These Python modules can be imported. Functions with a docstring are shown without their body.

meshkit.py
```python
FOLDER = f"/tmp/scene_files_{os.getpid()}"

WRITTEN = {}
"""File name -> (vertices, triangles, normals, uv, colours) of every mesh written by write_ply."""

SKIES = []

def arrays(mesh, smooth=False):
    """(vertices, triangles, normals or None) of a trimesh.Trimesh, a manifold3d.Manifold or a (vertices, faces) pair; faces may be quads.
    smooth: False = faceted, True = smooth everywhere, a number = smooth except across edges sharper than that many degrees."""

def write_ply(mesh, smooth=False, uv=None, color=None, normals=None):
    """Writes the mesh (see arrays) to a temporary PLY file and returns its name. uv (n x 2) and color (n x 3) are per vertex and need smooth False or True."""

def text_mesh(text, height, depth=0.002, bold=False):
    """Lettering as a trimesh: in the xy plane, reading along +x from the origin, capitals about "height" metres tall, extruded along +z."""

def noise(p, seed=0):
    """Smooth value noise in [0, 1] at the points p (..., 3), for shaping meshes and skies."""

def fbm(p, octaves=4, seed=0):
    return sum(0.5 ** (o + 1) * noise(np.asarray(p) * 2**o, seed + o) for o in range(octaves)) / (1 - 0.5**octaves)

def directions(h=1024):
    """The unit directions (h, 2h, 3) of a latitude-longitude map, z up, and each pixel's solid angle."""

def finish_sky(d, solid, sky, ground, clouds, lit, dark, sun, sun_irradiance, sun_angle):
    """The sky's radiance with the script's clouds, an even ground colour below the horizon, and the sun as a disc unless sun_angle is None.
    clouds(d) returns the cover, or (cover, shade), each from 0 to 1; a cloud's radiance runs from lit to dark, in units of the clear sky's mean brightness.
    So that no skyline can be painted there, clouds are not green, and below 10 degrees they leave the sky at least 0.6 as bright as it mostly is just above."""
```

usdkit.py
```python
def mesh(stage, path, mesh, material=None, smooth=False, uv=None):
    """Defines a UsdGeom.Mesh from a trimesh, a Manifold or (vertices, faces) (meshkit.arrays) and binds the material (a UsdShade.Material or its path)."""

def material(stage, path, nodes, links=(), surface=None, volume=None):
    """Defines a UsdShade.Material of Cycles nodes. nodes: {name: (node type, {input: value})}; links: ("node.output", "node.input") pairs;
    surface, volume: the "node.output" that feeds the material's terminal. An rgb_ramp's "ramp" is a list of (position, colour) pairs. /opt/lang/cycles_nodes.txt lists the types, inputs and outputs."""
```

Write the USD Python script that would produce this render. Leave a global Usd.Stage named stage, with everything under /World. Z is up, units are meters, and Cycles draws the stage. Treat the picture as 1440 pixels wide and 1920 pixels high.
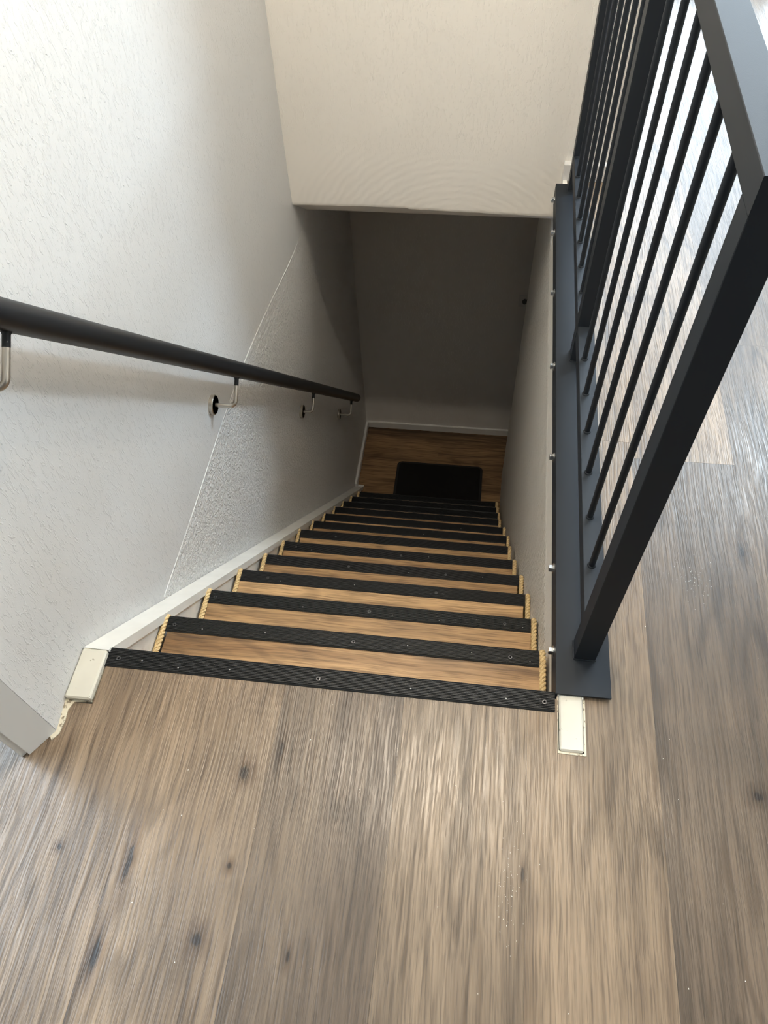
import math, random
import numpy as np, trimesh, shapely
from shapely.geometry import Polygon, box as sbox
from pxr import Usd, UsdGeom, UsdLux, Gf, Sdf
import usdkit, meshkit

random.seed(7)
rng = np.random.default_rng(7)
stage = Usd.Stage.CreateInMemory()
UsdGeom.SetStageUpAxis(stage, UsdGeom.Tokens.z)
UsdGeom.SetStageMetersPerUnit(stage, 1.0)
UsdGeom.Xform.Define(stage, '/World')
UsdGeom.Scope.Define(stage, '/World/Looks')

# ------------------------------------------------------------------ camera, light, exposure
EXPOSURE = 0.36
R = np.array([[0.9917767887, 0.1225374879, -0.0369210919],
              [0.0780925125, -0.8080080264, -0.5839731062],
              [-0.1013911361, 0.5762877695, -0.8109329468]])     # rows: right, down, forward
CAM = np.array([0.65328959, -0.55281844, 1.31645568])
F_PX = 1410.07
cam = UsdGeom.Camera.Define(stage, '/World/camera')
M = np.eye(4); M[0, :3] = R[0]; M[1, :3] = -R[1]; M[2, :3] = -R[2]; M[3, :3] = CAM
cam.AddTransformOp().Set(Gf.Matrix4d(*M.ravel().tolist()))
cam.CreateHorizontalApertureAttr(24.0); cam.CreateVerticalApertureAttr(32.0)
cam.CreateFocalLengthAttr(24.0 * F_PX / 1440)
cam.CreateClippingRangeAttr(Gf.Vec2f(0.02, 60))
cam.CreateExposureAttr(EXPOSURE)

SKY = 0.3            # overcast sky outside the windows
WIN_FAR = 9.0       # daylight through the tall window of the room on the right
WIN_SIDE = 100.0      # daylight through that room's high side window
WIN_LEFT = 15.0      # daylight through the window of the room on the left
LAMP = 600.0          # warm bulb hanging over the stairs
DAY = (0.72, 0.86, 1.0)
WARM = (1.0, 0.885, 0.72)

dome = UsdLux.DomeLight.Define(stage, '/World/sky')
dome.CreateIntensityAttr(SKY); dome.CreateColorAttr(Gf.Vec3f(0.72, 0.84, 1.0))


def rect_light(name, c, w, h, normal, intensity, color):
    l = UsdLux.RectLight.Define(stage, '/World/' + name)
    l.CreateWidthAttr(w); l.CreateHeightAttr(h); l.CreateIntensityAttr(intensity); l.CreateColorAttr(Gf.Vec3f(*color))
    z = -np.array(normal, float); up = np.array([0, 0, 1.0])
    x = np.cross(up, z); x /= np.linalg.norm(x); y = np.cross(z, x)
    m = np.eye(4); m[0, :3] = x; m[1, :3] = y; m[2, :3] = z; m[3, :3] = c
    l.AddTransformOp().Set(Gf.Matrix4d(*m.ravel().tolist()))


# window openings: far wall (x0, x1, z0, z1), side wall of the right-hand room and outer wall of the left room (y0, y1, z0, z1)
WR = (1.15, 2.35, 0.04, 2.2); WR_Y = 3.25
WS = (2.25, 2.90, 1.72, 2.46); WS_X = 2.6
WL = (-0.7, 0.6, 1.0, 2.2); WL_X = -1.1
rect_light('daylight_through_far_window', ((WR[0] + WR[1]) / 2, WR_Y + 0.07, (WR[2] + WR[3]) / 2), WR[1] - WR[0], WR[3] - WR[2], (0, -1, 0), WIN_FAR, DAY)
rect_light('daylight_through_high_window', (WS_X + 0.07, (WS[0] + WS[1]) / 2, (WS[2] + WS[3]) / 2), WS[1] - WS[0], WS[3] - WS[2], (-1, 0, 0), WIN_SIDE, DAY)
rect_light('daylight_through_side_window', (WL_X - 0.07, (WL[0] + WL[1]) / 2, (WL[2] + WL[3]) / 2), WL[1] - WL[0], WL[3] - WL[2], (1, 0, 0), WIN_LEFT, DAY)
BULBS = [np.array([x, 0.46, 2.13]) for x in (0.38, 0.62, 0.86)]


# ------------------------------------------------------------------ materials
def mat(name, nodes, links=(), surface='p.BSDF'):
    return usdkit.material(stage, '/World/Looks/' + name, nodes, links, surface=surface)


def plain(name, color, rough=0.5, **kw):
    return mat(name, {'p': ('principled_bsdf', {'base_color': color, 'roughness': rough, **kw})})


def plaster(name, color, plane, coarse=False, arcs=False, streak=False, strength=0.5, smooth_top=None):
    """White painted plaster: worm-like drag marks of the float, as bump. plane: 'x' wall seen along x, 'y' wall seen along y."""
    ang = 0.75 if plane == 'x' else 0.25
    rot = (ang, 0, 0) if plane == 'x' else (0, ang, 0)
    st = (1.0, 1.0, 0.25)
    n = {'g': ('geometry', {}),
         'w': ('noise_texture', {'scale': 9.0, 'detail': 2.0}),
         'm1': ('mapping', {'rotation': rot, 'scale': st}),
         'm2': ('mapping', {'rotation': tuple(-2.0 * v for v in rot), 'scale': (1.0, 1.0, 0.35)}),
         'n1': ('noise_texture', {'scale': 150.0, 'detail': 1.0, 'distortion': 0.9}),
         'n2': ('noise_texture', {'scale': 165.0, 'detail': 1.0, 'distortion': 1.2}),
         'r1': ('rgb_ramp', {'ramp': [(0, (0, 0, 0)), (0.60, (0, 0, 0)), (0.68, (1, 1, 1)), (0.75, (0.4, 0.4, 0.4)), (1, (0.3, 0.3, 0.3))]}),
         'r2': ('rgb_ramp', {'ramp': [(0, (0, 0, 0)), (0.62, (0, 0, 0)), (0.70, (0.8, 0.8, 0.8)), (1, (0.3, 0.3, 0.3))]}),
         'f': ('noise_texture', {'scale': 260.0, 'detail': 3.0, 'roughness': 0.6}),
         'add': ('mix', {'mix_type': 'add', 'fac': 1.0}),
         'add2': ('mix', {'mix_type': 'add', 'fac': 0.35}),
         'b': ('bump', {'strength': strength, 'distance': 0.0048 if coarse else 0.005 if streak else 0.0018}),
         'tone': ('noise_texture', {'scale': 2.2, 'detail': 3.0}),
         'tr': ('rgb_ramp', {'ramp': [(0.3, tuple(0.96 * c for c in color)), (0.7, color)]}),
         'p': ('principled_bsdf', {'roughness': 0.55, 'specular_ior_level': 0.4})}
    l = [('g.position', 'm1.vector'), ('g.position', 'm2.vector'), ('m1.vector', 'n1.vector'), ('m2.vector', 'n2.vector'),
         ('n1.fac', 'r1.fac'), ('n2.fac', 'r2.fac'), ('g.position', 'f.vector'), ('r1.color', 'add.color1'), ('r2.color', 'add.color2'),
         ('add.color', 'add2.color1'), ('f.color', 'add2.color2'),
         ('b.normal', 'p.normal'), ('g.position', 'tone.vector'), ('tone.fac', 'tr.fac'), ('tr.color', 'p.base_color')]
    h = 'add2.color'
    if coarse:
        n['n1'] = ('noise_texture', {'scale': 75.0, 'detail': 3.0, 'roughness': 0.6, 'distortion': 0.6})
        n['n2'] = ('noise_texture', {'scale': 150.0, 'detail': 3.0, 'roughness': 0.6, 'distortion': 0.4})
        n['m1'] = ('mapping', {'scale': (1, 1, 0.9)}); n['m2'] = ('mapping', {'scale': (1, 1, 0.8)})
        n['r1'] = ('rgb_ramp', {'ramp': [(0, (0, 0, 0)), (0.42, (0, 0, 0)), (0.62, (1, 1, 1)), (1, (1, 1, 1))]})
        n['r2'] = ('rgb_ramp', {'ramp': [(0, (0, 0, 0)), (0.45, (0, 0, 0)), (0.65, (0.6, 0.6, 0.6)), (1, (0.6, 0.6, 0.6))]})
    if streak:
        n['m1'] = ('mapping', {'scale': (1, 1, 0.06)}); n['m2'] = ('mapping', {'scale': (1, 1, 0.3)})
        n['n1'] = ('noise_texture', {'scale': 70.0, 'detail': 3.0}); n['n2'] = ('noise_texture', {'scale': 170.0, 'detail': 3.0})
        n['r1'] = ('rgb_ramp', {'ramp': [(0.3, (0, 0, 0)), (0.7, (1, 1, 1))]})
        n['r2'] = ('rgb_ramp', {'ramp': [(0.4, (0, 0, 0)), (0.7, (0.7, 0.7, 0.7))]})
    if arcs:
        n |= {'ma': ('mapping', {'location': (-0.56, 0, 0.36), 'scale': (1, 0, 1)}),
              'wv': ('wave_texture', {'wave_type': 'rings', 'rings_direction': 'y', 'scale': 13.0, 'distortion': 3.0, 'detail': 2.0, 'detail_scale': 2.0}),
              'sx': ('separate_xyz', {}), 'mr': ('map_range', {'from_min': 0.16, 'from_max': 0.02, 'to_min': 0.0, 'to_max': 1.0, 'clamp': True}),
              'mm': ('mix', {'mix_type': 'mix'}), 'dim': ('mix', {'mix_type': 'multiply', 'fac': 1.0, 'color2': (0.5, 0.5, 0.5)})}
        l += [('g.position', 'ma.vector'), ('ma.vector', 'wv.vector'), ('g.position', 'sx.vector'), ('sx.z', 'mr.value'), ('mr.result', 'mm.fac'),
              (h, 'mm.color1'), ('wv.color', 'dim.color1'), ('dim.color', 'mm.color2')]
        h = 'mm.color'
    if smooth_top is not None:
        n |= {'sx': ('separate_xyz', {}), 'mr': ('map_range', {'from_min': smooth_top + 0.015, 'from_max': smooth_top - 0.015, 'to_min': 0.06, 'to_max': 1.0, 'clamp': True}),
              'mm': ('mix', {'mix_type': 'mix', 'color1': (0, 0, 0)})}
        l += [('g.position', 'sx.vector'), ('sx.z', 'mr.value'), ('mr.result', 'mm.fac'), (h, 'mm.color2')]
        h = 'mm.color'
    l.append((h, 'b.height'))
    return mat(name, n, l)


WHITE = (0.85, 0.82, 0.765)
PL_LEFT_DIMMED = plaster('plaster_left_dimmed', (0.63, 0.625, 0.615), 'x', strength=0.5)  # white plaster toned down in colour where the upper wall is overlit
PL_COARSE_LIFTED = plaster('plaster_coarse_lifted', (0.86, 0.85, 0.83), 'x', coarse=True, strength=0.9)  # colour lifted to make up for light missing low in the stairwell
PL_BACK = plaster('plaster_back', WHITE, 'y', arcs=True, strength=0.42)
PL_RIGHT = plaster('plaster_right', (0.86, 0.835, 0.78), 'x', streak=True, strength=1.0, smooth_top=-0.28)  # colour lifted as well, for the weak light on this side
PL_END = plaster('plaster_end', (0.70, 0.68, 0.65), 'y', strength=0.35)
PL_REAR_DARKENED = plain('darkened_rear_wall', (0.07, 0.065, 0.06), 0.7)  # unseen rear wall darkened to keep bright reflections off the railing posts
PL_ROOM = plain('room_paint', (0.80, 0.79, 0.76), 0.7)


def wood(name, light, dark, axis, knots=(), grain=1.0, rough=0.42, bump=0.5, loops=0.55, pores=0.85, tones=1.0, spec=0.5, blotch=0.10):
    """Oak. axis: 'x' or 'y', the direction the grain runs; knots: (x, y, half width, half length). Broad tone streaks, loops of year rings, fine dark pores, knots."""
    sc = lambda k: (k, 1, 1) if axis == 'x' else (1, k, 1)
    mixc = lambda t: tuple(l * (1 - t) + d * t for l, d in zip(light, dark))
    n = {'g': ('geometry', {}), 'oi': ('object_info', {}), 'oc': ('combine_xyz', {}),
         'off': ('vector_math', {'math_type': 'multiply', 'vector2': (3.1, 5.3, 0.0)}), 'pos': ('vector_math', {'math_type': 'add'}),
         'wob': ('noise_texture', {'scale': 4.0, 'detail': 3.0, 'roughness': 0.35}), 'wobs': ('vector_math', {'math_type': 'scale', 'scale': 0.016}), 'wp': ('vector_math', {'math_type': 'add'}),
         'm1': ('mapping', {'scale': sc(0.035)}), 'm2': ('mapping', {'scale': sc(0.016)}), 'm3': ('mapping', {'scale': sc(0.036)}), 'm4': ('mapping', {'scale': sc(0.14)}),
         'a': ('noise_texture', {'scale': 24.0 * grain, 'detail': 3.0, 'roughness': 0.55}),
         'b': ('noise_texture', {'scale': 170.0 * grain, 'detail': 2.0, 'roughness': 0.6}),
         'c': ('noise_texture', {'scale': 360.0 * grain, 'detail': 2.0, 'roughness': 0.5}),
         'mk': ('mapping', {'scale': sc(0.035)}), 'k': ('noise_texture', {'scale': 42.0 * grain, 'detail': 2.0, 'roughness': 0.5}),
         'rk': ('rgb_ramp', {'ramp': [(0.0, (1, 1, 1)), (0.63, (1, 1, 1)), (0.69, (0.66, 0.63, 0.60)), (0.76, (0.42, 0.39, 0.37)), (1.0, (0.34, 0.32, 0.30))]}),
         'x5': ('mix', {'mix_type': 'multiply', 'fac': 0.9}),
         'lo': ('noise_texture', {'scale': 7.0 * grain, 'detail': 1.5, 'roughness': 0.45}),
         'lm': ('math', {'math_type': 'multiply', 'value2': 95.0}), 'ls': ('math', {'math_type': 'sine'}), 'msk': ('noise_texture', {'scale': 5.0, 'detail': 1.0}),
         'mr': ('map_range', {'from_min': 0.45, 'from_max': 0.60, 'to_min': 0.10, 'to_max': loops, 'clamp': True}),
         'big': ('noise_texture', {'scale': 4.0, 'detail': 2.0}),
         'ra': ('rgb_ramp', {'ramp': [(0.30, mixc(0.5 + 0.5 * tones)), (0.44, mixc(0.48)), (0.56, mixc(0.16)), (0.70, light)]}),
         'rb': ('rgb_ramp', {'ramp': [(0.28, (0.72, 0.70, 0.68)), (0.45, (0.92, 0.915, 0.91)), (0.60, (1.04, 1.04, 1.04)), (1, (1.12, 1.12, 1.12))]}),
         'rc': ('rgb_ramp', {'ramp': [(0.32, (0.52, 0.49, 0.46)), (0.46, (0.84, 0.83, 0.82)), (0.55, (1.06, 1.06, 1.06)), (1, (1.14, 1.14, 1.14))]}),
         'rl': ('rgb_ramp', {'ramp': [(0.0, (1.05, 1.05, 1.05)), (0.62, (1.0, 1.0, 1.0)), (0.90, (0.60, 0.58, 0.56)), (1.0, (0.52, 0.50, 0.48))]}),
         'l01': ('math', {'math_type': 'multiply_add', 'value2': 0.5, 'value3': 0.5}),
         'rbig': ('rgb_ramp', {'ramp': [(0.3, (1 - blotch,) * 3), (0.7, (1 + blotch,) * 3)]}),
         'x1': ('mix', {'mix_type': 'multiply', 'fac': 1.0}), 'x2': ('mix', {'mix_type': 'multiply', 'fac': pores}), 'x3': ('mix', {'mix_type': 'multiply', 'fac': 1.0}),
         'x4': ('mix', {'mix_type': 'multiply'}),
         'hb': ('mix', {'mix_type': 'multiply', 'fac': 0.7}), 'bump': ('bump', {'strength': bump, 'distance': 0.0010}),
         'rr': ('map_range', {'from_min': 0.3, 'from_max': 0.7, 'to_min': rough + 0.10, 'to_max': rough - 0.06, 'clamp': True}),
         'p': ('principled_bsdf', {'specular_ior_level': spec})}
    l = [('oi.random', 'oc.x'), ('oi.random', 'oc.y'), ('oc.vector', 'off.vector1'), ('g.position', 'pos.vector1'), ('off.vector', 'pos.vector2'),
         ('pos.vector', 'wob.vector'), ('wob.color', 'wobs.vector1'), ('pos.vector', 'wp.vector1'), ('wobs.vector', 'wp.vector2')]
    l += [('wp.vector', f'm{i}.vector') for i in (1, 2, 3, 4)]
    l += [('m1.vector', 'a.vector'), ('m2.vector', 'b.vector'), ('m3.vector', 'c.vector'), ('m4.vector', 'lo.vector'), ('lo.fac', 'lm.value1'), ('lm.value', 'ls.value1'),
          ('ls.value', 'l01.value1'), ('l01.value', 'rl.fac'), ('pos.vector', 'msk.vector'), ('msk.fac', 'mr.value'), ('mr.result', 'x4.fac'),
          ('pos.vector', 'big.vector'), ('a.fac', 'ra.fac'), ('b.fac', 'rb.fac'), ('c.fac', 'rc.fac'), ('big.fac', 'rbig.fac'),
          ('ra.color', 'x1.color1'), ('rb.color', 'x1.color2'), ('x1.color', 'x2.color1'), ('rc.color', 'x2.color2'), ('x2.color', 'x3.color1'), ('rbig.color', 'x3.color2'),
          ('x3.color', 'x4.color1'), ('rl.color', 'x4.color2'), ('rb.color', 'hb.color1'), ('rc.color', 'hb.color2'), ('hb.color', 'bump.height'), ('bump.normal', 'p.normal'),
          ('c.fac', 'rr.value'), ('rr.result', 'p.roughness')]
    l += [('wp.vector', 'mk.vector'), ('mk.vector', 'k.vector'), ('k.fac', 'rk.fac'), ('x4.color', 'x5.color1'), ('rk.color', 'x5.color2')]
    out = 'x5.color'
    for i, (kx, ky, kw, kl) in enumerate(knots):
        n |= {f'k{i}s': ('vector_math', {'math_type': 'subtract', 'vector2': (kx, ky, 0)}), f'k{i}m': ('vector_math', {'math_type': 'multiply', 'vector2': (1 / kw, 1 / kl, 0)}),
              f'k{i}n': ('vector_math', {'math_type': 'add'}), f'k{i}w': ('vector_math', {'math_type': 'scale', 'scale': 0.9}),
              f'k{i}t': ('noise_texture', {'scale': 55.0, 'detail': 2.0}), f'k{i}d': ('vector_math', {'math_type': 'subtract', 'vector2': (0.5, 0.5, 0.5)}),
              f'k{i}l': ('vector_math', {'math_type': 'length'}),
              f'k{i}r': ('rgb_ramp', {'ramp': [(0.0, (0.08, 0.07, 0.07)), (0.18, (0.13, 0.115, 0.105)), (0.30, (0.50, 0.45, 0.41)), (0.55, (0.74, 0.70, 0.67)), (1.0, (1, 1, 1))]}),
              f'k{i}h': ('math', {'math_type': 'multiply', 'value2': 0.4}), f'k{i}x': ('mix', {'mix_type': 'multiply', 'fac': 1.0})}
        l += [('g.position', f'k{i}s.vector1'), (f'k{i}s.vector', f'k{i}m.vector1'), ('g.position', f'k{i}t.vector'), (f'k{i}t.color', f'k{i}d.vector1'),
              (f'k{i}d.vector', f'k{i}w.vector1'), (f'k{i}m.vector', f'k{i}n.vector1'), (f'k{i}w.vector', f'k{i}n.vector2'), (f'k{i}n.vector', f'k{i}l.vector1'),
              (f'k{i}l.value', f'k{i}h.value1'), (f'k{i}h.value', f'k{i}r.fac'), (out, f'k{i}x.color1'), (f'k{i}r.color', f'k{i}x.color2')]
        out = f'k{i}x.color'
    l.append((out, 'p.base_color'))
    return mat(name, n, l)


TAN, TAN_D = (0.275, 0.200, 0.132), (0.145, 0.101, 0.066)
GRY, GRY_D = (0.150, 0.109, 0.074), (0.070, 0.049, 0.035)
K1 = [(0.315, -0.194, 0.012, 0.016), (0.300, -0.453, 0.012, 0.016), (0.325, -0.344, 0.006, 0.008), (0.159, -0.361, 0.007, 0.040), (0.149, -0.491, 0.008, 0.028), (0.035, -0.348, 0.006, 0.008)]
K2 = [(0.372, -0.148, 0.005, 0.022), (0.445, -0.458, 0.004, 0.012)]
K3 = [(0.796, -0.302, 0.004, 0.016)]
K4 = [(1.182, -0.137, 0.012, 0.012), (1.228, 0.353, 0.006, 0.020)]
FLOOR_MATS = [wood('floor_oak_tan', TAN, TAN_D, 'y', K1, rough=0.31, bump=0.6, pores=0.85, tones=0.7, loops=0.7, blotch=0.14),
              wood('floor_oak_brown', GRY, GRY_D, 'y', K2, rough=0.31, bump=0.6, pores=0.85, tones=0.7, loops=0.7, blotch=0.14),
              wood('floor_oak_mid', (0.225, 0.165, 0.110), (0.112, 0.080, 0.054), 'y', K3, rough=0.31, bump=0.6, pores=0.85, tones=0.7, loops=0.7, blotch=0.14),
              wood('floor_oak_grey', (0.145, 0.106, 0.074), (0.066, 0.048, 0.035), 'y', K4, rough=0.31, bump=0.6, pores=0.85, tones=0.7, loops=0.7, blotch=0.14)]
TREAD_MATS = [wood('tread_oak', (0.42, 0.255, 0.115), (0.20, 0.105, 0.04), 'x', grain=0.8, rough=0.45, bump=0.3),
              wood('tread_oak_pale', (0.50, 0.315, 0.15), (0.26, 0.145, 0.06), 'x', grain=0.8, rough=0.45, bump=0.3)]
HALL_OAK = wood('hall_oak', (0.34, 0.205, 0.10), (0.07, 0.04, 0.02), 'x', grain=0.6, rough=0.45, bump=0.3)
STEEL = mat('anthracite_powder_coat', {'g': ('geometry', {}), 'n': ('noise_texture', {'scale': 900.0, 'detail': 2.0}), 'b': ('bump', {'strength': 0.12, 'distance': 0.0004}),
            'p': ('principled_bsdf', {'base_color': (0.020, 0.0245, 0.031), 'roughness': 0.50, 'specular_ior_level': 0.19})},
            [('g.position', 'n.vector'), ('n.fac', 'b.height'), ('b.normal', 'p.normal')])
RUBBER = mat('black_ribbed_edge', {'g': ('geometry', {}), 'n': ('noise_texture', {'scale': 60.0, 'detail': 4.0}),
             'r': ('rgb_ramp', {'ramp': [(0.35, (0.010, 0.0108, 0.012)), (0.65, (0.0135, 0.0142, 0.0155)), (0.80, (0.026, 0.026, 0.026))]}),
             'p': ('principled_bsdf', {'roughness': 0.50, 'specular_ior_level': 0.35})}, [('g.position', 'n.vector'), ('n.fac', 'r.fac'), ('r.color', 'p.base_color')])
BLACK_TUBE = plain('black_coated_tube', (0.007, 0.008, 0.010), 0.42, specular_ior_level=0.4)
STAINLESS = plain('brushed_stainless', (0.55, 0.51, 0.45), 0.30, metallic=1.0)
ZINC = plain('zinc_plated', (0.78, 0.80, 0.82), 0.22, metallic=1.0)
SCREW = plain('dark_screw', (0.10, 0.10, 0.105), 0.35, metallic=0.8)
PIN = plain('pin_dot', (0.30, 0.30, 0.30), 0.5)
ROPE_M = mat('sisal', {'g': ('geometry', {}), 'n': ('noise_texture', {'scale': 420.0, 'detail': 3.0}),
             'r': ('rgb_ramp', {'ramp': [(0.3, (0.50, 0.34, 0.15)), (0.7, (0.86, 0.67, 0.37))]}), 'b': ('bump', {'strength': 0.4, 'distance': 0.0008}),
             'p': ('principled_bsdf', {'roughness': 0.7})}, [('g.position', 'n.vector'), ('n.fac', 'r.fac'), ('r.color', 'p.base_color'), ('n.fac', 'b.height'), ('b.normal', 'p.normal')])


def old_paint(name, color, worn, lo=0.66):
    return mat(name, {'g': ('geometry', {}), 'n': ('noise_texture', {'scale': 70.0, 'detail': 5.0, 'roughness': 0.65}), 'm': ('noise_texture', {'scale': 14.0, 'detail': 3.0}),
               'r': ('rgb_ramp', {'ramp': [(lo, (0, 0, 0)), (lo + 0.04, (1, 1, 1))]}), 't': ('rgb_ramp', {'ramp': [(0.3, tuple(0.9 * c for c in color)), (0.7, color)]}),
               'x': ('mix', {'color2': worn}), 'b': ('bump', {'strength': 0.25, 'distance': 0.0015}), 'p': ('principled_bsdf', {'roughness': 0.45})},
               [('g.position', 'n.vector'), ('g.position', 'm.vector'), ('n.fac', 'r.fac'), ('m.fac', 't.fac'), ('r.color', 'x.fac'), ('t.color', 'x.color1'), ('x.color', 'p.base_color'),
                ('m.fac', 'b.height'), ('b.normal', 'p.normal')])


CREAM = old_paint('cream_worn_paint', (0.64, 0.615, 0.53), (0.24, 0.22, 0.16), 0.645)
STRINGER_M = old_paint('stringer_paint', (0.80, 0.79, 0.75), (0.42, 0.40, 0.36), 0.74)
STRINGER_SIDE = old_paint('stringer_side_paint', (0.80, 0.775, 0.73), (0.40, 0.36, 0.31), 0.72)
CAULK = old_paint('old_filler', (0.70, 0.64, 0.50), (0.22, 0.18, 0.12), 0.55)
SKIRT_M = plain('skirting_white', (0.72, 0.71, 0.69), 0.4)
CASING_M = plain('casing_white', (0.80, 0.815, 0.82), 0.30)
MAT_PILE = mat('mat_pile', {'g': ('geometry', {}), 'n': ('noise_texture', {'scale': 350.0, 'detail': 2.0}), 'r': ('rgb_ramp', {'ramp': [(0.3, (0.006, 0.006, 0.006)), (0.7, (0.022, 0.021, 0.02))]}),
               'b': ('bump', {'strength': 0.8, 'distance': 0.004}), 'p': ('principled_bsdf', {'roughness': 0.95, 'specular_ior_level': 0.1})},
               [('g.position', 'n.vector'), ('n.fac', 'r.fac'), ('r.color', 'p.base_color'), ('n.fac', 'b.height'), ('b.normal', 'p.normal')])
MAT_EDGE = plain('mat_border', (0.010, 0.010, 0.011), 0.8)
SOCKET_M = plain('socket_plastic', (0.62, 0.61, 0.59), 0.35)
SOCKET_D = plain('socket_well', (0.10, 0.10, 0.10), 0.4)
CONCRETE = plain('screed', (0.10, 0.085, 0.07), 0.9)
GLASS = mat('window_glass', {'t': ('transparent_bsdf', {'color': (0.97, 0.98, 0.98)}), 'gl': ('glossy_bsdf', {'roughness': 0.0}), 'lw': ('layer_weight', {'blend': 0.5}),
            'pw': ('math', {'math_type': 'power', 'value2': 5.0}), 'ma': ('math', {'math_type': 'multiply_add', 'value2': 0.9, 'value3': 0.04}), 'm': ('mix_closure', {})},
            [('lw.facing', 'pw.value1'), ('pw.value', 'ma.value1'), ('ma.value', 'm.fac'), ('t.BSDF', 'm.closure1'), ('gl.BSDF', 'm.closure2')], surface='m.closure')
BULB_M = mat('warm_bulb', {'e': ('emission', {'color': WARM, 'strength': LAMP})}, [], surface='e.emission')
DUST = plain('plaster_dust', (0.75, 0.72, 0.66), 0.9)


# ------------------------------------------------------------------ helpers
used = {}


def numbered(parent, name):
    k = (parent, name); n = used.get(k, 0); used[k] = n + 1
    return name if n == 0 else f'{name}_{n:03d}'


def path_of(parent):
    return '/World' if parent is None else str(parent.GetPath())


def tag(p, label=None, category=None, group=None, kind=None):
    for k, v in (('label', label), ('category', category), ('group', group), ('kind', kind)):
        if v: p.SetCustomDataByKey(k, v)
    return p


ORIGIN = {}


def thing(name, loc=(0, 0, 0), **kw):
    p = '/World/' + numbered('/World', name)
    x = UsdGeom.Xform.Define(stage, p); x.AddTranslateOp().Set(Gf.Vec3d(*map(float, loc)))
    ORIGIN[p] = np.array(loc, float)
    return tag(x.GetPrim(), **kw)


def obj(name, mesh, material, parent=None, smooth=False, **kw):
    base = path_of(parent)
    p = base + '/' + numbered(base, name)
    org = next((o for k, o in ORIGIN.items() if base == k or base.startswith(k + '/')), np.zeros(3))
    v, f, _ = meshkit.arrays(mesh)
    m = usdkit.mesh(stage, p, trimesh.Trimesh(v - org, f, process=False), material, smooth=smooth)
    return tag(m.GetPrim(), **kw)


def bx(x0, x1, y0, y1, z0, z1):
    m = trimesh.creation.box([x1 - x0, y1 - y0, z1 - z0]); m.apply_translation([(x0 + x1) / 2, (y0 + y1) / 2, (z0 + z1) / 2]); return m


def cbx(x0, x1, y0, y1, z0, z1, c=0.002):
    """box with chamfered edges"""
    pts = []
    for x, sx in ((x0, 1), (x1, -1)):
        for y, sy in ((y0, 1), (y1, -1)):
            for z, sz in ((z0, 1), (z1, -1)):
                pts += [(x + sx * c, y + sy * c, z), (x + sx * c, y, z + sz * c), (x, y + sy * c, z + sz * c)]
    return trimesh.convex.convex_hull(np.array(pts))


def extrude_x(pts, x0, x1):
    m = trimesh.creation.extrude_polygon(Polygon(pts), x1 - x0, engine='earcut')
    v = m.vertices.copy(); m.vertices = np.column_stack([v[:, 2] + x0, v[:, 0], v[:, 1]]); m.fix_normals(); return m


def extrude_z(poly, z0, z1):
    gs = getattr(poly, 'geoms', [poly])
    ms = [trimesh.creation.extrude_polygon(g, z1 - z0, engine='earcut') for g in gs if g.area > 1e-7]
    m = trimesh.util.concatenate(ms); m.apply_translation([0, 0, z0]); return m


def cyl(p0, p1, r, n=20, r1=None):
    return tube([p0, p1], [r, r if r1 is None else r1], n)


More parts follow.
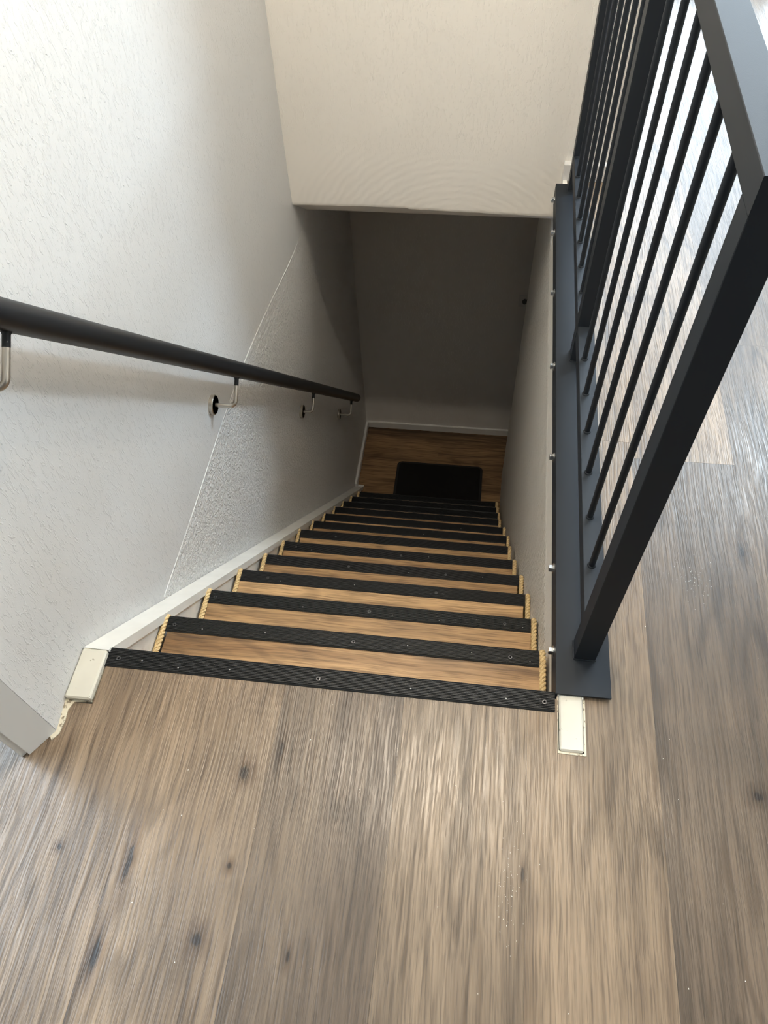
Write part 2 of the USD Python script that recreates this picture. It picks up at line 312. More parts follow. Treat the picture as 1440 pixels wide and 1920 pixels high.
def tube(points, radii, n=12, caps=True):
    P = np.asarray(points, float); k = len(P)
    rad = np.full(k, radii) if np.ndim(radii) == 0 else np.asarray(radii, float)
    T = np.gradient(P, axis=0); T /= np.linalg.norm(T, axis=1, keepdims=True)
    a = np.array([0, 0, 1.0]) if abs(T[0][2]) < 0.9 else np.array([1.0, 0, 0])
    U = np.cross(T[0], a); U /= np.linalg.norm(U); V, F = [], []
    th = np.linspace(0, 2 * np.pi, n, endpoint=False)
    for i in range(k):
        U = U - T[i] * (U @ T[i]); U /= np.linalg.norm(U); W = np.cross(T[i], U)
        V.append(P[i] + rad[i] * (np.cos(th)[:, None] * U + np.sin(th)[:, None] * W))
    V = np.vstack(V)
    for i in range(k - 1):
        for j in range(n):
            a0, b0 = i * n + j, i * n + (j + 1) % n
            F += [(a0, b0, b0 + n), (a0, b0 + n, a0 + n)]
    if caps:
        V = np.vstack([V, P[0], P[-1]]); c0, c1 = len(V) - 2, len(V) - 1
        for j in range(n):
            F += [(c0, (j + 1) % n, j), (c1, (k - 1) * n + j, (k - 1) * n + (j + 1) % n)]
    m = trimesh.Trimesh(V, np.array(F), process=False)
    return m


cat = trimesh.util.concatenate


def arc(c, a0, a1, r, u, v, n=7):
    t = np.linspace(a0, a1, n); return [np.array(c) + r * (math.cos(x) * np.array(u) + math.sin(x) * np.array(v)) for x in t]


# ------------------------------------------------------------------ the setting
G, RS = 0.18554, 0.20007             # going and rise of a step
N = 13
ZL = -N * RS                         # lower hall floor
CEIL = 2.6
HEAD_Y, HEAD_Z = 1.715, -0.132       # wall above the stair opening
END_Y = 2.96
SLAB = -0.27


def wr(y):                           # stair-side face of the right-hand wall
    return 0.8665 + 0.0085 * y + 0.002 * y * y


def wl(y, z):                        # stair-side face of the left-hand wall, bowed in a little beside the wall above the opening
    y, z = np.asarray(y, float), np.asarray(z, float)
    s = np.clip((z + 1.5) / 1.2, 0, 1); s = s * s * (3 - 2 * s)
    t = np.clip((z - 0.0) / 0.5, 0, 1)
    return -0.048 + 0.055 * s * np.exp(-((y - 1.74) / 0.42) ** 2) + 0.008 * t * np.clip(y / 1.7, 0, 1)


# upper floor: planks run along y, each a part
OPEN = Polygon([(-0.30, -0.002), (0.853, -0.002), (0.853, HEAD_Y), (-0.30, HEAD_Y)])
left_wall_fp = Polygon([(-0.17, 3.3), (-0.17, -0.12), (-0.052, -0.160), (-0.0505, -0.104), (0.004, -0.104), (0.004, 0.0), (-0.05, 0.05), (-0.05, 3.3)])
curb_fp = sbox(0.853, -0.099, 0.9005, HEAD_Y + 0.3)
back_fp = sbox(-0.3, HEAD_Y, 1.03, HEAD_Y + 0.12)
room = sbox(WL_X, -2.4, WS_X, WR_Y)
area = room.difference(OPEN).difference(left_wall_fp).difference(curb_fp).difference(back_fp)
floor = thing('floor', (0, 0, 0), kind='structure', label='grey brown oak plank floor of the upper landing', )
obj('screed', extrude_z(area, -0.06, -0.0085), CONCRETE, floor, label='dark screed under the planks')
PW = 0.2226
joint_for = {0: 0.584, 1: 2.205, -1: 0.63, -2: 0.4, -3: 0.1, -4: 0.5, -5: 0.25, -6: 0.6}
col = 0
for k in range(-13, 15):
    x0 = 1.0225 + (k) * PW; x1 = x0 + PW
    r_ = random.Random(100 + k)
    y = joint_for.get(k, -2.4 + r_.uniform(0, 1.22)); y -= 1.225 * 6
    while y < WR_Y:
        piece = sbox(x0 + 0.00012, y + 0.00015, x1 - 0.00012, y + 1.225 - 0.00015).intersection(area)
        if piece.area > 1e-4:
            yc = y + 0.6
            if k == 0: mi = 3 if yc < 0.6 else 0
            elif k in (-1,): mi = 0
            elif k == -4: mi = 0
            elif k == -3: mi = 1
            elif k == -2: mi = 2
            elif k == 1: mi = 3
            else: mi = r_.choice((0, 1, 2, 3))
            obj('plank', extrude_z(piece, -0.008, 0.0), FLOOR_MATS[mi], floor)
        y += 1.225

# left wall: upper plaster, coarser plaster below the edge of the floor slab, a thin ridge between them
def grid_wall(y0, y1, z0, z1, ny, nz, thick=0.12):
    ys, zs = np.linspace(y0, y1, ny), np.linspace(z0, z1, nz)
    Y, Z = np.meshgrid(ys, zs, indexing='ij'); X = wl(Y, Z)
    front = np.stack([X, Y, Z], -1).reshape(-1, 3); back = np.stack([np.full_like(X, -0.05 - thick), Y, Z], -1).reshape(-1, 3)
    F = []; n = ny * nz; idx = lambda i, j: i * nz + j
    for i in range(ny - 1):
        for j in range(nz - 1):
            a, b, c, d = idx(i, j), idx(i + 1, j), idx(i + 1, j + 1), idx(i, j + 1)
            F += [(a, b, c), (a, c, d), (n + a, n + c, n + b), (n + a, n + d, n + c)]
    ring = [idx(i, 0) for i in range(ny)] + [idx(ny - 1, j) for j in range(1, nz)] + [idx(i, nz - 1) for i in range(ny - 2, -1, -1)] + [idx(0, j) for j in range(nz - 2, 0, -1)]
    for a, b in zip(ring, ring[1:] + ring[:1]): F += [(a, n + a, n + b), (a, n + b, b)]
    m = trimesh.Trimesh(np.vstack([front, back]), np.array(F), process=False); m.fix_normals(); return m


wall_left = thing('wall_left', (0, 0, 0), kind='structure', label='white rough plastered wall on the left of the stairs')
obj('upper_plaster', grid_wall(0.0, WR_Y, SLAB, CEIL, 70, 50), PL_LEFT_DIMMED, wall_left, smooth=30)
obj('upper_plaster', extrude_z(Polygon([(-0.048, 0.0), (-0.048, -0.104), (-0.043, -0.159), (-0.17, -0.159), (-0.17, 0.0)]), -0.0, CEIL), PL_LEFT_DIMMED, wall_left)
obj('lower_plaster', grid_wall(-0.0, END_Y + 0.1, ZL - 0.05, SLAB, 60, 50), PL_COARSE_LIFTED, wall_left, smooth=30, label='coarser stippled plaster below the floor edge, colour lightened to stand in for light')
ry = np.linspace(0.27, 1.70, 60)
ridge = [(float(wl(y, SLAB)) - 0.0005, y, SLAB - 0.002 + 0.0025 * math.sin(9 * y)) for y in ry]
obj('plaster_ridge', tube(ridge, [0.0013 + 0.0008 * abs(math.sin(7 * y)) for y in ry], 8), SKIRT_M, wall_left, smooth=60, label='thin white ridge where the two plasters meet')

# wall above the opening, with its sloping soffit
back = thing('wall_back', (0, HEAD_Y, 0), kind='structure', label='cream white plastered wall above the stair opening')
xs = np.linspace(-0.10, 1.03, 120)
lip = lambda x: HEAD_Z + 0.004 * math.sin(5 * x) + 0.0035 * (meshkit.noise(np.array([[x * 22, 0.3, 0.7]]), 5)[0] - 0.5) - 0.004 * (x > 0.4)
V, F = [], []
prof = lambda x: [(HEAD_Y, CEIL), (HEAD_Y, 0.3), (HEAD_Y + 0.0015, lip(x) + 0.012), (HEAD_Y + 0.006, lip(x)), (HEAD_Y + 0.20, HEAD_Z - 0.14), (HEAD_Y + 0.20, SLAB + 0.0), (HEAD_Y + 0.20, -0.01), (HEAD_Y + 0.115, -0.0095), (HEAD_Y + 0.115, CEIL)]
for x in xs: V += [(x, *q) for q in prof(x)]
m_ = len(prof(0))
for i in range(len(xs) - 1):
    for j in range(m_):
        a, b = i * m_ + j, i * m_ + (j + 1) % m_
        F += [(a, b, b + m_), (a, b + m_, a + m_)]
for j in range(1, m_ - 1): F += [(0, j + 1, j), ((len(xs) - 1) * m_, (len(xs) - 1) * m_ + j, (len(xs) - 1) * m_ + j + 1)]
bm = trimesh.Trimesh(np.array(V), np.array(F), process=False); bm.fix_normals()
obj('plaster_face', bm, PL_BACK, back, smooth=25)
bb = thing('baseboard_back', (0.96, HEAD_Y - 0.01, 0), kind='structure', label='short white skirting at the foot of the wall behind the railing')
obj('skirting', cbx(0.884, 1.03, HEAD_Y - 0.022, HEAD_Y + 0.001, 0.0005, 0.055, 0.002), SKIRT_M, bb)
obj('skirting', cbx(1.03, 1.044, HEAD_Y - 0.022, HEAD_Y + 0.13, 0.0005, 0.055, 0.002), SKIRT_M, bb)

# right-hand stair wall, ending in a corner at the lower hall
right = thing('wall_right', (0.9, 0, 0), kind='structure', label='beige white streaky plastered wall on the right of the stairs')
ys = np.linspace(0.0, 2.60, 40)
poly = Polygon([(wr(y), y) for y in ys] + [(2.2, 2.60), (2.2, 2.48), (1.0, 2.48), (1.0, 0.0)])
obj('plaster_face', extrude_z(poly, ZL - 0.02, SLAB + 0.001), PL_RIGHT, right, smooth=20)
ys2 = np.linspace(0.0, HEAD_Y + 0.004, 30)
obj('slab_edge', extrude_z(Polygon([(wr(y), y) for y in ys2] + [(0.8995, HEAD_Y + 0.004), (0.8995, 0.0)]), SLAB + 0.001, 0.004), PL_RIGHT, right, smooth=20)

# lower hall
wall_end = thing('wall_end', (0.9, END_Y, ZL), kind='structure', label='dim wall at the bottom of the stairs')
obj('plaster_face', bx(-0.2, 2.3, END_Y, END_Y + 0.12, ZL - 0.02, SLAB), PL_END, wall_end)
side = thing('wall_side', (2.2, 2.7, ZL), kind='structure', label='end wall of the lower hall round the corner')
obj('plaster_face', bx(2.2, 2.3, 2.4, END_Y + 0.1, ZL - 0.02, SLAB), PL_ROOM, side)
low_ceiling = thing('ceiling', (1.0, 2.4, SLAB), kind='structure', label='low ceiling over the bottom of the stairs')
obj('plaster_face', bx(-0.2, 2.3, HEAD_Y + 0.20, END_Y + 0.1, SLAB - 0.001, SLAB + 0.02), PL_ROOM, low_ceiling)
under = thing('wall_under', (0.4, -0.1, ZL), kind='structure', label='closing wall below the upper landing')
obj('plaster_face', bx(-0.2, 1.0, -0.12, -0.012, ZL - 0.06, -0.06), PL_ROOM, under)
us = thing('slab', (0.4, 1.0, ZL), kind='structure', label='ground slab below the staircase')
obj('screed', bx(-0.2, 1.0, -0.12, 2.16, ZL - 0.10, ZL - 0.05), CONCRETE, us)
lf = thing('floor', (0, 2.3, ZL), kind='structure', label='dark oak plank floor at the bottom of the stairs')
obj('screed', bx(-0.1, 2.25, 2.16, END_Y, ZL - 0.06, ZL - 0.0085), CONCRETE, lf)
yy = END_Y - 0.001; rows = []
while yy > 2.17:
    rows.append((max(2.17, yy - 0.192), yy)); yy -= 0.192
for i, (a, b) in enumerate(rows):
    xx = -0.05 - [0.1, 0.7, 0.4, 0.9, 0.2][i % 5]
    while xx < 2.2:
        p0, p1 = max(-0.046, xx), min(2.2, xx + 1.22)
        if p1 - p0 > 0.01: obj('plank', bx(p0 + 0.0004, p1 - 0.0004, a + 0.0004, b - 0.0004, ZL - 0.008, ZL), HALL_OAK, lf)
        xx += 1.22
be = thing('baseboard_end', (0.5, END_Y, ZL), kind='structure', label='white skirting along the foot of the end wall')
obj('skirting', cbx(-0.045, 2.19, END_Y - 0.014, END_Y + 0.001, ZL + 0.0005, ZL + 0.057, 0.003), SKIRT_M, be)
bl = thing('baseboard_left', (-0.04, 2.6, ZL), kind='structure', label='white skirting at the bottom of the left wall')
obj('skirting', cbx(-0.049, -0.032, 2.40, END_Y - 0.014, ZL + 0.0005, ZL + 0.057, 0.003), SKIRT_M, bl)

# the rest of the upper storey: outer walls, ceiling, windows
def wall_with_hole(axis, at, thick, u0, u1, z0, z1, hole):
    p = sbox(u0, z0, u1, z1).difference(sbox(hole[0], hole[2], hole[1], hole[3]))
    m = trimesh.creation.extrude_polygon(p, thick, engine='earcut'); v = m.vertices.copy()
    m.vertices = np.column_stack([v[:, 0], at + v[:, 2], v[:, 1]]) if axis == 'y' else np.column_stack([at + v[:, 2], v[:, 0], v[:, 1]])
    m.fix_normals(); return m


def window(name, axis, at, hole, mullions, label, sgn=1):
    """frame and panes set into the wall's thickness, sgn: the side of the plane 'at' the wall lies on"""
    w = thing(name, (0, 0, 0), kind='structure', label=label)
    u0, u1, z0, z1 = hole; f = 0.055

    def b(a0, a1, c0, c1, d0=0.02, d1=0.08, c=0.004):
        e0, e1 = sorted((at + sgn * d0, at + sgn * d1))
        return cbx(a0, a1, e0, e1, c0, c1, c) if axis == 'y' else cbx(e0, e1, a0, a1, c0, c1, c)
    for q in ((u0, u1, z0, z0 + f), (u0, u1, z1 - f, z1), (u0, u0 + f, z0 + f, z1 - f), (u1 - f, u1, z0 + f, z1 - f)):
        obj('frame_bar', b(*q), CASING_M, w)
    for q in mullions: obj('mullion', b(q - f / 2, q + f / 2, z0 + f, z1 - f), CASING_M, w)
    edges = [u0] + list(mullions) + [u1]
    for a, c in zip(edges, edges[1:]):
        obj('pane', b(a + f * 0.6, c - f * 0.6, z0 + f * 0.9, z1 - f * 0.9, 0.046, 0.050, 0.0005), GLASS, w)


def window_wall(*a): return obj('plaster_face', wall_with_hole(*a[1:]), PL_ROOM, a[0])
far = thing('wall_far', (2, WR_Y, 0), kind='structure', label='far wall of the right hand room with the garden window')
window_wall(far, 'y', WR_Y, 0.25, -0.2, WS_X + 0.2, -0.02, CEIL, WR)
window('window_1', 'y', WR_Y, WR, [1.75], 'tall two pane window of the right hand room')
lft = thing('wall_outer', (WL_X, 0, 0), kind='structure', label='outer wall of the room on the left')
window_wall(lft, 'x', WL_X - 0.25, 0.25, -2.5, WR_Y, -0.02, CEIL, WL)
window('window_2', 'x', WL_X, WL, [-0.05], 'two pane window of the room on the left', -1)
rs_ = thing('wall_room', (WS_X, 0, 0), kind='structure', label='side wall of the right hand room')
window_wall(rs_, 'x', WS_X, 0.25, -2.5, WR_Y + 0.25, -0.02, CEIL, WS)
window('window_3', 'x', WS_X, WS, [], 'small high window in the side wall of the right hand room', 1)
rest = thing('wall_rear', (1, -2.4, 0), kind='structure', label='unseen wall behind the viewer, darkened to keep the railing posts black')
obj('plaster_face', bx(WL_X, WS_X, -2.52, -2.4, -0.02, CEIL), PL_REAR_DARKENED, rest)
lr = thing('wall_corner', (-0.9, 2.0, 0), kind='structure', label='inner wall of the room on the left')
obj('plaster_face', bx(WL_X, -0.17, 1.6, 1.72, -0.02, CEIL), PL_ROOM, lr)
cl = thing('ceiling', (1, 0, CEIL), kind='structure', label='white ceiling of the upper storey')
obj('plaster_face', bx(WL_X - 0.25, WS_X + 0.25, -2.55, WR_Y + 0.25, CEIL, CEIL + 0.12), PL_ROOM, cl)

# door frame at the left edge
door = thing('door_1', (-0.06, -0.19, 0), kind='structure', label='white door lining at the left edge of the landing')
A, B = np.array([-0.043, -0.160]), np.array([-0.0745, -0.2075])
d_ = (B - A) / np.linalg.norm(B - A); n_ = np.array([-d_[1], d_[0]])
if n_[0] > 0: n_ = -n_
def slab_poly(p, q, t0, t1): return Polygon([p + n_ * t0, q + n_ * t0, q + n_ * t1, p + n_ * t1])
obj('casing', extrude_z(slab_poly(A, B, 0.0, 0.018), 0.0012, 2.1), CASING_M, door)
obj('rebate', extrude_z(slab_poly(B - d_ * 0.004, B + d_ * 0.011, 0.007, 0.05), 0.0012, 2.1), CASING_M, door, label='narrow stepped edge of the lining')
obj('jamb', extrude_z(slab_poly(A + d_ * 0.004, B - d_ * 0.002, 0.018, 0.12), 0.0012, 2.1), CASING_M, door)

# ------------------------------------------------------------------ the staircase
DX = {1: (-0.0029, -0.0065, 0.0015), 2: (0.0015, -0.0018, -0.0002), 3: (0.0031, 0.004, 0.0001), 4: (0.0062, 0.0045, -0.002), 5: (0.0001, -0.0009, -0.0025), 6: (-0.0018, -0.0034, 0.0022),
      7: (-0.0028, 0.0045, 0.0013), 8: (-0.0031, 0.001, -0.0006), 9: (-0.0032, -0.0085, 0.001), 10: (-0.0042, -0.0015, -0.0003), 11: (0.0007, 0.0013, -0.0014), 12: (0.0060, 0.0055, 0.0009)}
XL, XR, DEP = 0.0153, 0.852, 0.0389
stairs = thing('staircase', (0.43, 0.0, ZL), label='steep straight oak staircase with black ribbed step edges going down', category='staircase')


def nosing_profile(y1, z, dep, th=0.0035, lip=0.022):
    """ribbed strip: flat at the back edge, fine ridges, rounded front and a lip down the riser; (y, z) points"""
    top = []
    n = 11; y0 = y1 - dep
    top.append((y0, z)); top.append((y0, z + 0.0012)); top.append((y0 + 0.002, z + th - 0.001))
    w = (dep - 0.006) / n
    for i in range(n):
        a = y0 + 0.003 + i * w
        top += [(a, z + th - 0.0014), (a + w * 0.22, z + th), (a + w * 0.66, z + th), (a + w * 0.88, z + th - 0.0014)]
    top += [(y1 - 0.0022, z + th - 0.0005), (y1 - 0.0006, z + th - 0.0016), (y1, z + th - 0.0035), (y1, z - lip), (y1 - 0.003, z - lip), (y1 - 0.003, z)]
    return top


def screw(x, y, z, parent):
    m = tube([(x, y, z), (x, y, z + 0.0008), (x, y, z + 0.0009)], [0.0042, 0.0042, 0.0026], 14)
    ring = tube([(x, y, z + 0.0009), (x, y, z + 0.0002)], [0.0022, 0.0010], 10)
    obj('screw', cat([m, ring]), SCREW, parent, label='small countersunk screw head')


def pin(x, y, z, parent, r=0.0014):
    obj('pin_hole', cyl((x, y, z - 0.0004), (x, y, z + 0.0003), r, 8), PIN, parent)


SCREWS = {0: [0.025, 0.414, 0.830], 1: [0.030, 0.440, 0.784], 2: [0.032, 0.440, 0.785], 3: [0.10, 0.60], 4: [0.3, 0.62], 5: [0.06, 0.45], 6: [0.16]}
PINS = {0: [0.072, 0.145, 0.244, 0.587, 0.761], 1: [0.096, 0.24, 0.56, 0.70, 0.826], 2: [0.10, 0.267, 0.50, 0.62, 0.83], 3: [0.14, 0.36, 0.55, 0.8], 4: [0.06, 0.5, 0.74], 5: [0.12, 0.33, 0.55], 6: [0.3, 0.7], 7: [0.5], 8: [0.2, 0.66]}
for i in range(0, N):
    z = -i * RS
    dx0, dx1, dy = DX.get(i, (0, 0, 0))
    y1 = i * G + dy if i else 0.0106
    xa, xb = (XL + dx0, XR + dx1) if i else (0.0005, 0.8487)
    ns = obj('nosing_strip', extrude_x(nosing_profile(y1, z, DEP), xa, xb), RUBBER, stairs, label='black ribbed edge strip screwed to a step')
    zt = z + 0.0030
    for sx in SCREWS.get(i, []): screw(sx, y1 - 0.022, zt, ns)
    for sx in PINS.get(i, []): pin(sx, y1 - 0.024 + 0.006 * math.sin(37 * sx), zt + 0.0003, ns)
    if i:
        obj('tread', cbx(0.0165, 0.8515, (i - 1) * G - 0.022, y1 - 0.004, z - 0.030, z - 0.0003, 0.0012), TREAD_MATS[0 if i in (1, 2, 4, 5, 7, 9) else 1], stairs)
    obj('riser', bx(0.0165, 0.8515 if i else 0.8485, y1 - 0.022, y1 - 0.0045, z - RS - 0.001, z - (0.0301 if i else 0.009)), TREAD_MATS[i % 2], stairs)


def rope_mesh(path, r=0.0074, pitch=0.030, strands=3, n=6):
    P = np.array(path); seg = np.linalg.norm(np.diff(P, axis=0), axis=1); s = np.concatenate([[0], np.cumsum(seg)])
    k = int(s[-1] / pitch * 9); t = np.linspace(0, s[-1], k)
    C = np.column_stack([np.interp(t, s, P[:, a]) for a in range(3)])
    T = np.gradient(C, axis=0); T /= np.linalg.norm(T, axis=1, keepdims=True)
    U = np.tile([1.0, 0, 0], (k, 1)); U -= T * (U * T).sum(1, keepdims=True); U /= np.linalg.norm(U, axis=1, keepdims=True); W = np.cross(T, U)
    out = []
    for q in range(strands):
        a = 2 * np.pi * (t / pitch + q / strands)
        out.append(tube(C + 0.56 * r * (np.cos(a)[:, None] * U + np.sin(a)[:, None] * W), r * 0.52, n))
    return cat(out)


for i in range(1, N):
    z = -i * RS; dx0, dx1, dy = DX[i]; y1 = i * G + dy
    for s in (0, 1):
        xc = (XL + dx0 - 0.0078) if s == 0 else (XR + dx1 + 0.0080)
        zr = z + 0.0035 - 0.0055
        rr = 0.009
        p = [(xc, (i - 1) * G - 0.015, zr), (xc, y1 - 0.012, zr)]
        p += [tuple(q) for q in arc((xc, y1 - 0.010, zr - 0.012), math.pi / 2, 0, 0.012, (0, 1, 0), (0, 0, 1), 6)]
        p += [(xc, y1 + 0.002, z - RS + 0.012)]
        obj('rope', rope_mesh(p), ROPE_M, stairs, smooth=60, label='twisted tan sisal rope along a step end')

# stringer along the left wall with the flat block at its head
SL = RS / G
sz = lambda y, d=0.0: 0.0125 - SL * y - d
st = [(-0.001, sz(-0.001)), (2.424, sz(2.424)), (2.436, ZL + 0.0008), (2.40, ZL + 0.0008), (2.395, sz(2.395, 0.03)), (-0.001, sz(0, 0.03))]
obj('stringer_cap', extrude_x(st, -0.0465, 0.0040), STRINGER_M, stairs, label='white painted sloping cap board along the left wall')
sb = [(0.012, sz(0.012, 0.0302)), (2.395, sz(2.395, 0.0302)), (2.39, ZL + 0.0008), (1.98, ZL + 0.0008), (0.012, -0.44)]
obj('stringer_board', extrude_x(sb, -0.0465, -0.0052), STRINGER_SIDE, stairs, label='grey white side of the left stringer between the ropes')

# worn block ends and filler on the landing
cb = thing('trim_1', (0.877, -0.05, 0), kind='structure', label='cream painted worn wooden curb end in front of the railing plate')
obj('curb_block', cbx(0.8555, 0.8975, -0.0975, 0.03, -0.0, 0.0058, 0.003), CREAM, cb)
obj('filler', extrude_z(Polygon([(0.853, -0.101), (0.902, -0.102), (0.902, 0.0), (0.8985, 0.0), (0.8985, -0.0975), (0.8545, -0.0965), (0.8545, 0.0), (0.8530, 0.0)]), -0.004, 0.0012), CAULK, cb)
hb = thing('trim_2', (-0.02, -0.05, 0), kind='structure', label='cream painted worn block at the head of the left stringer')
obj('curb_block', cbx(-0.0470, 0.0028, -0.1005, -0.001, 0.0, 0.0142, 0.003), CREAM, hb)
obj('filler', extrude_z(Polygon([(-0.051, -0.10), (0.006, -0.106), (0.0055, -0.03), (0.002, -0.03), (0.002, -0.1), (-0.03, -0.104), (-0.036, -0.12), (-0.034, -0.14), (-0.036, -0.165), (-0.045, -0.178), (-0.052, -0.17)]), -0.004, 0.0018), CAULK, hb)

# ------------------------------------------------------------------ railing over the stairwell
rail = thing('stair_railing', (0.90, 0.86, 0.0), label='anthracite square tube railing with round balusters bolted beside the stairwell', category='railing')
PX = lambda y: 0.849 + 0.0091 * y
plate = Polygon([(PX(0.004), 0.004), (PX(1.66), 1.66), (0.9475, 1.66), (0.9475, 0.004)])
obj('base_plate', extrude_z(plate, 0.0062, 0.0122), STEEL, rail)
fl = trimesh.Trimesh(np.array([(PX(y) + dx, y, z) for y in (0.004, 1.66) for dx in (0, 0.004) for z in (-0.045, 0.0062)]), process=False)
obj('side_flange', trimesh.convex.convex_hull(fl.vertices), STEEL, rail, label='narrow vertical flange bolted to the stair wall')
TX0, TX1, ZB0, ZB1, ZT0, ZT1 = 0.8815, 0.9205, 0.085, 0.122, 0.921, 0.960
sk = lambda y: 0.0112 * y                # the railing runs a touch out of square to the stairs
def tubebox(x0, x1, y0, y1, z0, z1, along, c=0.0008):
    """square tube with its four long edges eased, ends cut square so that joints close up"""
    lo, hi = np.array([x0, y0, z0]), np.array([x1, y1, z1]); a_, b_ = [i for i in range(3) if i != along]
    pts = []
    for e in (lo[along], hi[along]):
        for p, sp in ((lo[a_], 1), (hi[a_], -1)):
            for q, sq in ((lo[b_], 1), (hi[b_], -1)):
                for u, w in ((p + sp * c, q), (p, q + sq * c)):
                    v = np.zeros(3); v[along] = e; v[a_] = u; v[b_] = w; pts.append(v)
    v = np.array(pts); v[:, 0] += sk(v[:, 1])
    return trimesh.convex.convex_hull(v)
POSTS = [(0.074, 0.112), (0.8725, 0.9105), (1.620, 1.658)]
for i, (a, b) in enumerate(POSTS):
    obj('post', tubebox(TX0, TX1, a, b, 0.0122, ZT0, 2), STEEL, rail)
obj('top_rail', tubebox(TX0, TX1, 0.074, HEAD_Y - 0.02, ZT0, ZT1, 1), STEEL, rail)
obj('bottom_rail', tubebox(TX0 + 0.001, TX1 - 0.001, 0.112, 0.8725, ZB0, ZB1, 1), STEEL, rail)
obj('bottom_rail', tubebox(TX0 + 0.001, TX1 - 0.001, 0.9105, 1.620, ZB0, ZB1, 1), STEEL, rail)
for a, b in POSTS:
    w_ = []
    for (u0, v0, u1, v1) in ((TX0, a, TX1, a), (TX0, b, TX1, b), (TX0, a, TX0, b), (TX1, a, TX1, b)):
        w_.append(cyl((u0 + sk(a), v0, 0.0128), (u1 + sk(a), v1, 0.0126), 0.0019, 8))
    obj('weld_seam', cat(w_), STEEL, rail)
BALS = [0.2126 + 0.1101 * k for k in range(6)] + [1.0 + 0.1025 * k for k in range(6)]
for y in BALS:
    x = 0.898 + 0.0072 * y
    bal = obj('baluster', cyl((x, y, ZB1 - 0.001), (x, y, ZT0 + 0.001), 0.0059, 20), STEEL, rail, smooth=40)
    obj('weld_bead', tube([(x, y, ZB1), (x, y, ZB1 + 0.0022), (x, y, ZB1 + 0.0035)], [0.0080, 0.0072, 0.0060], 14), STEEL, bal, smooth=50)
for y in (0.101, 0.287, 0.586, 0.884, 1.171, 1.448, 1.619):
    x = PX(y)
    hexa = cat([cyl((x - 0.0095, y, -0.018), (x - 0.0020, y, -0.018), 0.0078, 6), cyl((x - 0.0100, y, -0.018), (x - 0.0094, y, -0.018), 0.0060, 12)])
    bolt = obj('hex_bolt', hexa, ZINC, rail, label='small zinc hex bolt head on the side flange')
    obj('washer', cyl((x - 0.0016, y, -0.018), (x + 0.0002, y, -0.018), 0.0112, 20), ZINC, bolt)

# ------------------------------------------------------------------ handrail on the left wall
hr = thing('handrail', (0.0, 1.2, -0.45), label='round black handrail on stainless brackets along the left wall', category='handrail')
RX = 0.020
rz = lambda y: 0.6735 - 1.0905 * (y - 0.179)
P0, P1 = np.array([RX, -0.04, rz(-0.04)]), np.array([RX, 2.395, rz(2.395)])
dr = (P1 - P0) / np.linalg.norm(P1 - P0)
cap = [P1 + dr * 0.0225 * math.sin(a) for a in np.linspace(0, 1.45, 6)]
cap0 = [P0 - dr * 0.0225 * math.sin(a) for a in np.linspace(1.45, 0, 6)]
obj('rail_tube', tube(cap0 + [P0 + (P1 - P0) * t for t in (0.25, 0.5, 0.75)] + cap, [0.0225 * math.cos(a) for a in np.linspace(1.45, 0, 6)] + [0.0225] * 3 + [0.0225 * math.cos(a) for a in np.linspace(0, 1.45, 6)], 32), BLACK_TUBE, hr, smooth=50)
UP = np.array([0, -dr[2], dr[1]])                 # square to the rail, pointing up to it
for y in (0.116, 0.815, 1.515, 2.196):
    zc = rz(y) - 0.146
    xw = float(wl(y, zc))
    K = np.array([RX, y, zc])
    L = (rz(y) - zc) * dr[1] - 0.0225               # from the bend to the underside of the rail
    bend = [tuple(K + (-0.015 + 0.015 * math.sin(t), 0, 0) + UP * (0.015 - 0.015 * math.cos(t))) for t in np.linspace(0, math.pi / 2, 8)]
    br = obj('bracket', tube([(xw + 0.002, y, zc), (RX - 0.03, y, zc)] + bend + [tuple(K + UP * (L - 0.020))], 0.0056, 16), STAINLESS, hr, smooth=50, label='bent stainless steel bracket')
    obj('bracket_tip', tube([K + UP * (L - 0.020), K + UP * (L - 0.003), K + UP * (L + 0.004)], [0.0060, 0.0060, 0.0095], 16), BLACK_TUBE, br, smooth=50)
    obj('wall_plate', tube([(xw - 0.001, y, zc), (xw + 0.010, y, zc), (xw + 0.0115, y, zc), (xw + 0.0115, y, zc), (xw + 0.0095, y, zc)], [0.0275, 0.0275, 0.026, 0.0245, 0.023], 36), STAINLESS, br, smooth=35, label='round stainless wall plate')

# ------------------------------------------------------------------ lower hall things
mt = thing('doormat', (0.49, 2.46, ZL), label='black rectangular doormat with rounded corners at the foot of the stairs', category='doormat')
mp = sbox(0.205, 2.245, 0.775, 2.657).buffer(-0.035).buffer(0.035, quad_segs=8)
obj('rubber_border', extrude_z(mp, ZL + 0.0004, ZL + 0.005), MAT_EDGE, mt)
obj('pile', extrude_z(mp.buffer(-0.016), ZL + 0.005, ZL + 0.009), MAT_PILE, mt)

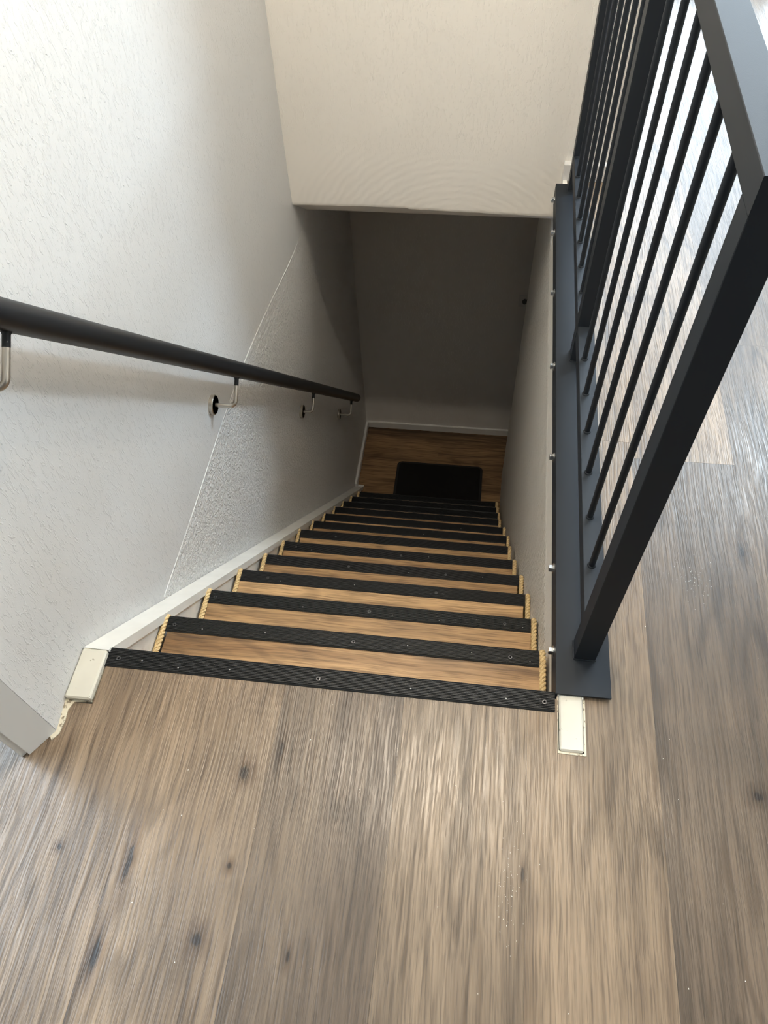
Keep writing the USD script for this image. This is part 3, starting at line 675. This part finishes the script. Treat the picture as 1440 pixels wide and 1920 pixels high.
so = thing('wall_socket', (0.924, END_Y, -1.462), label='white square wall socket on the dim end wall, half hidden by the right wall', category='socket')
fr = cbx(0.884, 0.964, END_Y - 0.010, END_Y + 0.0005, -1.502, -1.422, 0.003)
obj('cover_frame', fr, SOCKET_M, so)
obj('socket_well', tube([(0.924, END_Y - 0.0102, -1.462), (0.924, END_Y - 0.0104, -1.462)], [0.0205, 0.0205], 32), SOCKET_D, so, label='dark round recess of the socket')
for ez in (-1.445, -1.4835): obj('earth_clip', bx(0.921, 0.927, END_Y - 0.0125, END_Y - 0.0100, ez, ez + 0.0045), SOCKET_M, so)

# three warm bulbs on a bar hung over the stairs (above the picture)
BC = BULBS[1]
pl = thing('pendant_lamp', (BC[0], BC[1], CEIL), label='black bar lamp with three bare warm bulbs hanging over the stairs', category='lamp')
for bp in BULBS:
    bu = trimesh.creation.icosphere(3, 0.032); bu.apply_translation(bp)
    bh = obj('bulb_holder', tube([bp + (0, 0, 0.028), bp + (0, 0, 0.09), bp + (0, 0, 0.10)], [0.022, 0.022, 0.012], 20), BLACK_TUBE, pl)
    obj('bulb', bu, BULB_M, bh, smooth=True)
obj('bar', cbx(BULBS[0][0] - 0.05, BULBS[2][0] + 0.05, BC[1] - 0.012, BC[1] + 0.012, BC[2] + 0.098, BC[2] + 0.12, 0.003), BLACK_TUBE, pl)
obj('cord', cyl(BC + (0, 0, 0.118), (BC[0], BC[1], CEIL - 0.02), 0.003, 8), BLACK_TUBE, pl)
obj('ceiling_cup', tube([(BC[0], BC[1], CEIL - 0.03), (BC[0], BC[1], CEIL)], [0.03, 0.045], 24), BLACK_TUBE, pl)

# plaster crumbs and scuffs on the landing floor
parts = []
def crumb(x, y, s):
    m = trimesh.creation.icosphere(0, s); m.vertices *= np.array([rng.uniform(.6, 1.6), rng.uniform(.6, 1.6), 0.5]); m.apply_translation([x, y, 0.3 * s]); parts.append(m)
spots = [(1.123, 0.28, 70, 0.022, 0.028), (0.775, -0.32, 60, 0.012, 0.05)]
for cx_, cy_, n, sx, sy in spots:
    for _ in range(n):
        crumb(rng.normal(cx_, sx), rng.normal(cy_, sy), rng.uniform(0.0003, 0.0006))
cnt = 0
while cnt < 45:
    x, y = rng.uniform(0.1, 1.35), rng.uniform(-0.55, 0.5)
    if area.contains(shapely.Point(x, y)) and not sbox(-0.01, -0.04, 0.955, 1.75).contains(shapely.Point(x, y)):
        crumb(x, y, rng.uniform(0.0004, 0.0010)); cnt += 1
obj('plaster_crumbs', cat(parts), DUST, None, label='scattered white plaster crumbs on the upper plank floor', category='crumbs', kind='stuff')
